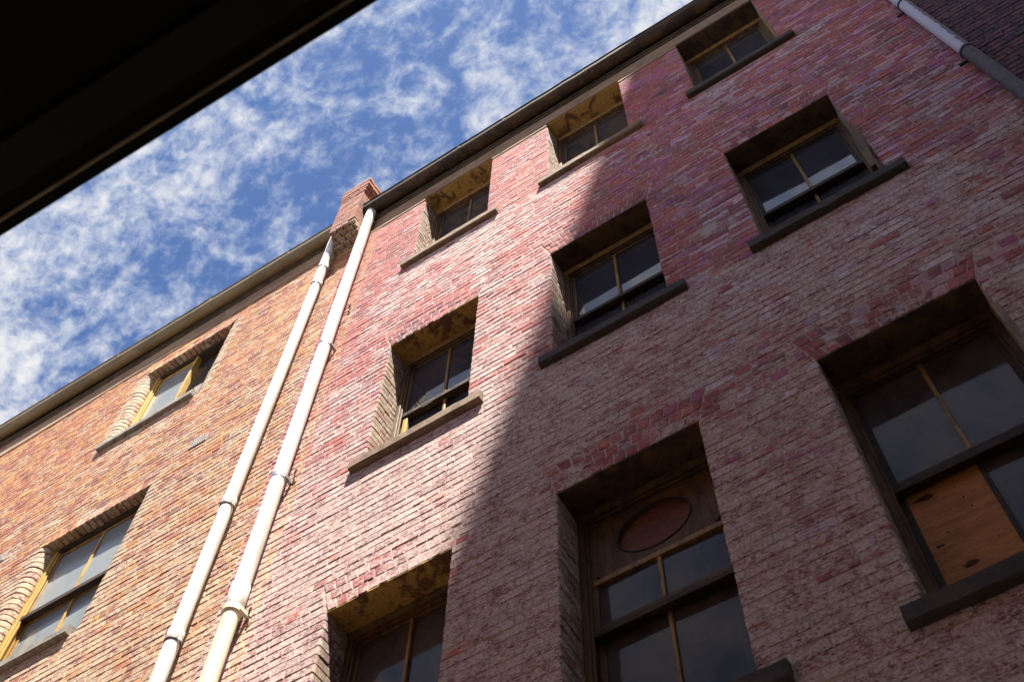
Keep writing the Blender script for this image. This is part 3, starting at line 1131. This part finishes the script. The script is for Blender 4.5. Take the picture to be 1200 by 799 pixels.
def eave(parent, x0, x1, zl, zr, z_under, mat):
    m = MB()
    # boards stepping out from the band up to the gutter
    n = 1
    for (ya, yb, dz0, dz1) in ((-.03, .02, z_under, z_under + .05), (-.055, .02, z_under + .05, z_under + .075)):
        m.box(x0, x1, ya, yb, dz0, dz1)
    vs = []
    for x, zz in ((x0, zl), (x1, zr)):
        vs += [(x, -.006, z_under + .075), (x, -.006, zz + .02), (x, .05, zz + .02), (x, .05, z_under + .075)]
    m.add(vs, [(0, 1, 5, 4), (1, 2, 6, 5), (2, 3, 7, 6), (3, 0, 4, 7), (0, 3, 2, 1), (4, 5, 6, 7)])
    return m.build('eave_board', mat, parent)


eave(red, XA + .33, XB, 9.05, 9.05, 8.70, M['eave_dark'])
gutter(red, XA + .19, XB, 9.06, 9.05, M['gutter_rust'], [0.62, 1.35, 3.35, 4.6], rad=.10)
m = MB()
m.box(3.0, 3.035, -.178, -.171, 8.975, 8.99)
m.build('gutter_clip', M['pvc'], red)

# roof sheets behind the gutter, corrugated
def roof(parent, x0, x1, z0, rise, run):
    m = MB()
    n = int((x1 - x0) / .038)
    vs, fs = [], []
    for i in range(n + 1):
        x = x0 + (x1 - x0) * i / n
        h = .009 * (1 if i % 4 < 2 else -1) if i % 2 else 0.0
        vs += [(x, -.10, z0 + h), (x, run, z0 + rise + h)]
    for i in range(n):
        fs.append((2 * i, 2 * i + 2, 2 * i + 3, 2 * i + 1))
    m.add(vs, fs)
    return m.build('roof', M['roof'], parent)


roof(red, XA + .25, XB, 9.07, 1.5, 5.0)

# parapet pier on a corbel between the two roofs
PX0, PX1, PYF = -1.41, -.985, -.28
pier = MB()
pier.box(PX0 + .012, PX1 - .012, PYF + .012, 2.2, 8.46, 9.93)
pier_o = pier.build('parapet_pier', M['mortar_red'], red)
bm_lib = {}


def block(parent, x0, x1, y0, y1, z0, z1, mat, tint, wash):
    key = tuple(round(v / .01) for v in (x1 - x0, y1 - y0, z1 - z0)) + (mat.name, random.randrange(3))
    if key not in bm_lib:
        L, D, H = (k * .01 for k in key[:3])
        mm = MB()
        r = lambda: random.uniform(0.001, .006)
        # chamfer all round by shrinking the caps
        vs = []
        for (sx, sy, sz) in [(a, b, c) for c in (-1, 1) for b in (-1, 1) for a in (-1, 1)]:
            vs.append((sx * (L / 2 - r()), sy * (D / 2 - r()), sz * (H / 2 - r())))
        mm.add(vs, [(0, 2, 3, 1), (4, 5, 7, 6), (0, 1, 5, 4), (1, 3, 7, 5), (3, 2, 6, 7), (2, 0, 4, 6)])
        me = bpy.data.meshes.new('brick')
        me.from_pydata(mm.v, [], mm.f)
        me.materials.append(mat)
        bm_lib[key] = (me, L, D, H)
    me, L, D, H = bm_lib[key]
    s = bpy.data.objects.new('brick', me)
    s.location = ((x0 + x1) / 2, (y0 + y1) / 2, (z0 + z1) / 2)
    s.scale = ((x1 - x0) / L, (y1 - y0) / D, (z1 - z0) / H)
    s['tint'], s['wash'], s['gloss'] = tint, wash, 0.1
    COL.objects.link(s)
    adopt(s, parent)
    return s


nc = 17
for i in range(nc):
    z0 = 8.46 + i * .0867 + .004
    z1 = 8.46 + (i + 1) * .0867 - .004
    ov = [0.0] * (nc - 5) + [.02, .045, .07, .045, .06]
    o_ = ov[i]
    oL = o_ * .25
    W_ = (PX1 + o_) - (PX0 - oL)
    cut = (.66 if i % 2 else .36)
    edges = [PX0 - oL, PX0 - oL + W_ * cut, PX1 + o_]
    for a, b in zip(edges, edges[1:]):
        block(pier_o, a + (.004 if a > PX0 else 0), b - (.004 if b < PX1 else 0), PYF - o_ * .3, PYF + .105, z0, z1, M['tan_single'], random.uniform(0, .16), random.uniform(-.6, -.1))
    yy = PYF + .113
    L = .11 if i % 2 else .228
    while yy < 0.7:
        for xa_, xb_ in ((PX1 - .10, PX1 + o_), (PX0 - oL, PX0 + .10)):
            block(pier_o, xa_, xb_, yy, yy + L - .008, z0, z1, M['tan_single'], random.uniform(0, .16), random.uniform(-.6, -.1))
        yy += L
        L = .228
corb = MB()
corb.box(PX0, PX1 + .01, -.02, .05, 8.05, 8.46)
corb_o = corb.build('corbel', M['mortar_tan'], red)
for k in range(5):
    z0 = 8.46 - (k + 1) * .075
    yf = -.275 + k * .056
    nb = 4
    for q in range(nb):
        off = .5 * (k % 2) / nb
        a = PX0 + (PX1 - PX0) * max(0, (q / nb - off / 1))
        b = PX0 + (PX1 - PX0) * ((q + 1) / nb - off)
        if b - a > .03:
            block(corb_o, a + .004, b - .004, yf + random.uniform(-.008, .008), .02, z0 + .004, z0 + .071, M['reveal_single'], random.uniform(0, .5), random.uniform(0, .35))
    if k % 2:
        block(corb_o, PX1 - (PX1 - PX0) * .12, PX1, yf, .02, z0 + .004, z0 + .071, M['reveal_single'], .3, .2)
# lead roll where roof and parapet meet
m = MB()
m.tube([(-1.0, -.12, 9.10), (-.93, -.12, 9.16), (-.84, -.12, 9.17), (-.74, -.12, 9.13), (-.66, -.12, 9.07)], [.05, .065, .07, .06, .03], 14)
m.build('ridge_flashing', M['roof'], red, smooth=True)

# ================================================================== TAN BRICK BUILDING
tan = thing('brick_building', (-5, 0.3, GZ), 'tan and orange brick building with rounded window jambs left of the white pipes', 'building')
TX0, TX1 = -11.0, XA - .002
TP = 4.003 / 46
DX = (-4.66, -3.243)
DROWS = [(-2.35, 0.06), (1.81, 4.065), (6.16, 8.068)]
tops = [(DX[0], DX[1], c - SILL_H, d) for c, d in DROWS]
FRIEZE_L = 8.415
wall_t = wall_slab('wall', TX0, TX1, GZ, 8.9, tops, 0.0052, 0.45, M['mortar_tan'], tan, growx=0.135)
tarch = [(DX[0], DX[1], d, d + 2 * TP, 0.03) for c, d in DROWS]


def wash_t(x, z):
    base = np.interp(z, [-2, 2, 5, 8.4], [0.72, 0.58, 0.36, 0.22])
    base += np.interp(x, [-8, -4, -2.2, -1.2], [-.05, 0.0, 0.02, 0.10])
    for c, d in DROWS:
        t = c - SILL_H - z
        if 0 < t < 1.2 and DX[0] - .3 < x < DX[1] + .3:
            base += .22 * (1 - t / 1.2)
    return float(base + random.gauss(0, 0.12))


def tint_t(x, z):
    return min(1, max(0, random.gauss(0.42, 0.24)))


ex = {'v': [], 'f': [], 'a': ([], [], [])}


def bull(xj, side, L, z0, z1):
    """bullnose brick; side -1: opening lies to its right"""
    r = 0.118
    sg = -side
    prof = [(xj - sg * L, 0.0)]
    for k in range(8):
        th = math.pi / 2 * k / 7
        prof.append((xj - sg * r + sg * r * math.sin(th), r - r * math.cos(th)))
    prof += [(xj, .125), (xj - sg * L, .125)]
    jy = random.gauss(0, .0025)
    jx = random.gauss(0, .002)
    kk = len(prof)
    b = len(ex['v'])
    c = .006
    zz0, zz1 = z0 + random.uniform(0, .003), z1 - random.uniform(0, .003)
    cx, cy = xj - sg * .08, .08
    for zed, shr in ((zz0, .004), (zz0 + c, 0), (zz1 - c, 0), (zz1, .004)):
        for (x, y) in prof:
            ex['v'].append((x + jx + (cx - x) * shr * 10 * .1, y + jy + (cy - y) * shr * 8, zed))
    for row in range(3):
        for q in range(kk):
            a_, b_ = b + row * kk + q, b + row * kk + (q + 1) % kk
            ex['f'].append((a_, b_, b_ + kk, a_ + kk) if sg > 0 else (a_, a_ + kk, b_ + kk, b_))
    bot, top = tuple(b + q for q in range(kk)), tuple(b + 3 * kk + q for q in range(kk))
    ex['f'].append(bot[::-1] if sg > 0 else bot)
    ex['f'].append(top if sg > 0 else top[::-1])
    t_, w_2 = random.uniform(.8, 1), random.uniform(1.2, 1.7)
    for arr, val in zip(ex['a'], (t_, w_2, .1)):
        arr.extend([val] * (4 * kk))


Bt = Bricks()
lay(Bt, TX0, TX1, -4.0, FRIEZE_L, 4.065, TP, tops, tarch, wash_t, tint_t, lambda x, z: .1 * random.random(), None, bull=bull)
for c, d in DROWS:
    flat_arch(Bt, DX[0], DX[1], d, 1, 0.03, wash_t, tint_t, lambda x, z: .1, ringh=2 * TP)
Bt.build(wall_t, M['tan'], M['tan_single'], 300, extra=ex)


def tan_window(zb, zt, style):
    x0, x1 = DX
    YF = .125
    fm = M['frame_ochre']
    m = MB()
    strip(m, x0, x0 + .06, YF, .3, zb, zt)
    strip(m, x1 - .06, x1, YF, .3, zb, zt)
    strip(m, x0 + .06, x0 + .085, YF + .02, YF + .04, zb, zt - .05)
    strip(m, x1 - .085, x1 - .06, YF + .02, YF + .04, zb, zt - .05)
    strip(m, x0 + .06, x1 - .06, .2, .3, zb, zb + .05)
    win = m.build('window', fm, tan)
    m = MB()
    strip(m, x0 + .06, x1 - .06, YF, .3, zt - .05, zt)
    m.build('head_rail', M['rail'], win)
    # row of rowlock bricks seen from below under the head
    n = 17
    for i in range(n):
        a, b = x0 + (x1 - x0) * i / n, x0 + (x1 - x0) * (i + 1) / n
        block(win, a + .004, b - .004, .006, YF - .002, zt - .02 + random.uniform(-.006, .004), zt + .03, M['reveal_single'], random.uniform(.0, .6), random.uniform(0, .4)).name = 'head_brick'
    make_sill(win, x0 - .12, x1 + .02, zb, M['sill_grey'], h=.12, ydeep=.2)
    Yu, Yl = YF + .045, YF + .09
    xs0, xs1 = x0 + .065, x1 - .065
    xm = (x0 + x1) / 2 + .03
    zr = zt - 1.13
    if style == 'hung':
        sash('upper_sash', win, xs0, xs1, zr, zt - .055, Yu, M['muntin'])
        mr = MB()
        strip(mr, xs0, xs1, Yu - .03, Yu + .03, zr - .055, zr + .012)
        mr.build('meeting_rail', M['rail'], win)
        bar(win, xm, zr + .03, zt - .1, Yu, fm, .034)
        sash('lower_sash', win, xs0, xs1, zb + .05, zr, Yl, M['muntin'], bot=.08)
        bar(win, xm, zb + .12, zr - .04, Yl, fm, .034)
        for a, b in ((xs0 + .045, xm - .012), (xm + .012, xs1 - .045)):
            pane(win, a, b, zr + .015, zt - .09, Yu + .014, M['glass_pale'])
            pane(win, a, b, zb + .12, zr - .04, Yl + .014, M['glass_pale'])
    else:
        # left casement pale, right pane of darker glass set further in
        m = MB()
        strip(m, xm - .02, xm + .02, Yu - .03, Yu + .05, zb + .05, zt - .05)
        m.build('mullion', fm, win)
        sash('casement', win, xs0, xm - .02, zb + .10, zt - .055, Yu, fm, bot=.07)
        pane(win, xs0 + .045, xm - .06, zb + .16, zt - .10, Yu + .014, M['glass_pale'])
        pane(win, xm + .02, xs1, zb + .10, zt - .06, Yl + .05, M['glass'])
    return win


tan_window(*DROWS[1], 'hung')
tan_window(*DROWS[2], 'casement')
tan_window(*DROWS[0], 'hung')

# air vents
for (vx, vz) in ((-2.63, 4.50), (-5.60, 4.42)):
    m = MB()
    m.box(vx - .12, vx + .12, .004, .03, vz - .082, vz + .082)
    for i in range(8):
        m.cbox(vx - .12 + i * .0315, vx - .12 + i * .0315 + .018, -.012, .004, vz - .082, vz + .082, .003)
    for j in range(5):
        zz = vz - .082 + j * .0365
        m.cbox(vx - .12, vx + .12, -.010, .004, zz, zz + .016, .003)
    m.build('air_vent', M['vent'], tan)

m = MB()
m.box(TX0, TX1 - .19, -.012, .009, FRIEZE_L, 8.80)
m.build('frieze_band', M['frieze'], tan)
eave(tan, TX0, TX1 - .20, 9.34, 9.03, 8.80, M['eave_dark'])
gutter(tan, TX0, TX1 - .195, 9.40, 9.03, M['gutter_olive'], [-8.3, -6.9, -5.55, -3.75, -2.3], rad=.098)
roof(tan, TX0, TX1 - .2, 9.12, 1.5, 5.0)

# ================================================================== SOOTY BUILDING on the right
soot = thing('brick_building', (9, 0.3, GZ), 'soot-blackened brick building at the top right beyond the flaking pipe', 'building')
SX0, SX1 = XB + .004, 14.0
wall_s = wall_slab('wall', SX0, SX1, GZ, 12.0, [], 0.0395, 0.45, M['mortar_soot'], soot)
Bs = Bricks()
lay(Bs, SX0, 9.2, -3.0, 9.5, 0.03, PITCH * .985, [], [], lambda x, z: random.gauss(.12, .14), lambda x, z: min(1, max(0, random.gauss(.45, .25))), lambda x, z: .25 * random.random(), None, yoff=.03)
Bs.build(wall_s, M['soot'], M['soot_single'], 300)
m = MB()
m.box(SX0, SX1, -.12, .5, 12.0, 12.25)
m.build('coping', M['sill_dark'], soot)


# ================================================================== DOWNPIPES
def vtube(x, y, z0, z1, r, n=1):
    return [(x, y, z0 + (z1 - z0) * i / n) for i in range(n + 1)]


def collar(parent, x, y, z, r, h, mat, name='coupling'):
    m = MB()
    m.tube([(x, y, z - h / 2), (x, y, z - h / 2 + .004), (x, y, z + h / 2 - .004), (x, y, z + h / 2)], [r * .97, r, r, r * .97], 28)
    return m.build(name, mat, parent, smooth=True)


def bracket(parent, x, y, z, r, mat):
    m = MB()
    m.tube([(x, y, z - .03), (x, y, z + .03)], r + .005, 28)
    m.box(x + r - .02, x + r + .012, y - .004, .01, z - .018, z + .018)
    m.box(x - r - .012, x - r + .02, y - .004, .01, z - .018, z + .018)
    return m.build('bracket', mat, parent)


# the thicker, cream-edged pipe into the dark gutter
q1 = thing('downpipe', (-.90, -.10, GZ), 'thick white downpipe with zinc straps, right one of the pair, cream lower section', 'drainpipe')
X1p, Y1p, R1 = -.90, -.105, .069
MB().tube([(X1p, Y1p, .70), (X1p, Y1p, 8.55), (X1p, Y1p + .005, 8.72), (X1p, Y1p + .01, 8.96)], R1, 32).build('upper_pipe', M['pvc'], q1, smooth=True)
MB().tube([(X1p, Y1p, GZ), (X1p, Y1p, .72)], R1 * .96, 32).build('lower_pipe', M['pvc_cream'], q1, smooth=True)
for z in (4.84, 2.25):
    bracket(q1, X1p, Y1p, z, R1, M['zinc'])
collar(q1, X1p, Y1p, .60, R1 + .008, .30, M['pvc'])
bracket(q1, X1p, Y1p, .45, R1 + .006, M['pvc_cream'])
collar(q1, X1p, Y1p, 7.35, R1 + .0035, .05, M['pvc'])
collar(q1, X1p, Y1p, -2.0, R1 + .006, .12, M['pvc_cream'])
MB().tube([(X1p - .06 - .05 * math.cos(t), Y1p - .02 - .02 * math.sin(t), 6.42 + .07 * math.sin(t)) for t in [k * .35 for k in range(14)]], .004, 6).build('wire_tie', M['black_iron'], q1)
for zz in (2.42, .52, 5.9):
    MB().tube([(X1p + .07, -.01, zz), (X1p + .12, -.04, zz - .03), (X1p + .10, -.03, zz - .09), (X1p + .13, -.02, zz - .13)], .007, 6).build('bent_clip', M['black_iron'], q1)

# the thinner plain white pipe into the olive gutter
q2 = thing('downpipe', (-1.49, -.10, GZ), 'slimmer plain white downpipe, left one of the pair', 'drainpipe')
X2p, Y2p, R2 = -1.49, -.105, .062
MB().tube([(X2p, Y2p, 7.1), (X2p, Y2p, 8.25), (X2p - .01, Y2p, 8.45), (X2p - .02, Y2p, 8.93)], [R2, R2, R2 * .98, R2 * .70], 32).build('upper_pipe', M['pvc'], q2, smooth=True)
MB().tube(vtube(X2p, Y2p, 2.28, 7.12, R2), R2 * .985, 32).build('pipe_section', M['pvc'], q2, smooth=True)
MB().tube(vtube(X2p, Y2p, .48, 2.30, R2), R2 * .985, 32).build('pipe_section', M['pvc'], q2, smooth=True)
MB().tube(vtube(X2p, Y2p, GZ, .50, R2), R2 * .985, 32).build('pipe_section', M['pvc'], q2, smooth=True)
for z in (7.62, 7.10, 2.26, .46):
    collar(q2, X2p, Y2p, z + .06, R2 + .005, .12, M['pvc'])
    collar(q2, X2p, Y2p, z - .006, R2 + .0075, .018, M['iron'], 'seal_ring')
    MB().box(X2p + R2 - .01, X2p + R2 + .022, Y2p - .01, Y2p + .012, z - .016, z + .012).build('fixing_tab', M['pvc'], q2)

# old pipe between red and sooty walls
q3 = thing('downpipe', (5.885, -.07, GZ), 'old iron downpipe with flaking white paint on its upper length, beside the sooty wall', 'drainpipe')
X3p, Y3p, R3 = 5.885, -.075, .055
MB().tube([(X3p, Y3p, 3.1), (X3p, Y3p, 8.8)], R3, 28).build('upper_pipe', M['flaked'], q3, smooth=True)
MB().tube([(X3p, Y3p, GZ), (X3p, Y3p, 3.1)], R3 * 1.02, 28).build('lower_pipe', M['iron'], q3, smooth=True)
for z in (3.10, 4.95, 7.2, 1.0):
    collar(q3, X3p, Y3p, z, R3 + .010, .035, M['black_iron'])
    m = MB()
    m.box(X3p - R3 - .05, X3p + R3 + .05, -.02, .006, z - .03, z - .004)
    m.build('bracket', M['black_iron'], q3)

# ================================================================== ACROSS THE LANE
AZ = CAM_LOC.z + 3.0
aw = thing('awning', (0, -4.6, AZ), 'black awning edge overhead at the upper left, against the sky', 'awning')
cy0 = CAM_LOC.y
# a ray 2 m above the camera meets the edge at +.154 (left) .. +.179 (right); scaled to 3 m
ye = lambda x: cy0 + .016 + 1.5 * (.179 + (.154 - .179) * ((CAM_LOC.x - .434 * 1.5) - x) / (.82 * 1.5))
AX0, AX1 = -9.0, 4.4


def slat(name, o0, o1, z0, z1, mat, wob=0.0, n=90):
    m = MB()
    vs, fs = [], []
    for i in range(n + 1):
        x = AX0 + (AX1 - AX0) * i / n
        w0 = random.uniform(-wob, wob)
        a, b = ye(x) + o0 + w0, ye(x) + o1
        vs += [(x, a, z0), (x, b, z0), (x, b, z1), (x, a, z1)]
    for i in range(n):
        k = 4 * i
        for q in range(4):
            fs.append((k + q, k + (q + 1) % 4, k + 4 + (q + 1) % 4, k + 4 + q))
    fs += [(3, 2, 1, 0), (4 * n, 4 * n + 1, 4 * n + 2, 4 * n + 3)]
    m.add(vs, fs)
    return m.build(name, mat, aw)


slat('gutter_lip', -.028, 0.0, AZ, AZ + .10, M['awning'], .0015)
m = MB()
m.tube([(AX0, ye(AX0) - .036, AZ + .004), (AX1, ye(AX1) - .036, AZ + .004)], .0065, 10)
m.build('bead', M['awning_bead'], aw, smooth=True)
slat('groove_board', -.085, -.028, AZ + .012, AZ + .11, M['awning'])
slat('soffit_board', -.20, -.085, AZ + .002, AZ + .11, M['awning_board'])
slat('soffit', -1.95, -.20, AZ + .03, AZ + .12, M['awning'])

low = thing('opposite_building', (-6, -9, GZ), 'brick building across the lane that carries the black awning', 'building')
m = MB()
m.box(-30, 40, -8.3, -5.55, GZ + .002, 3.8)
m.build('wall', M['concrete'], low)
tower = thing('tower_building', (18, -12, GZ), 'tall building across the lane that shades the right of the red wall', 'building')
TOPZ = 36.7
m = MB()
m.box(10.1, 30, -22, -8.5, GZ + .002, TOPZ)
tw = m.build('wall', M['concrete'], tower)
mm = MB()
mm.box(-.6, .6, -.03, .02, -.9, .9)
pm = mm.build('window', M['glass'], tower)
pm.location = (12, -8.5, 13)
pm.matrix_parent_inverse = Matrix.Translation(-WORLD[tower.name])
for r in range(7):
    for c in range(5):
        if r == 0 and c == 0:
            continue
        o = pm.copy()
        o.location = (12 + 3.4 * c, -8.5, 13 + 3.3 * r)
        COL.objects.link(o)
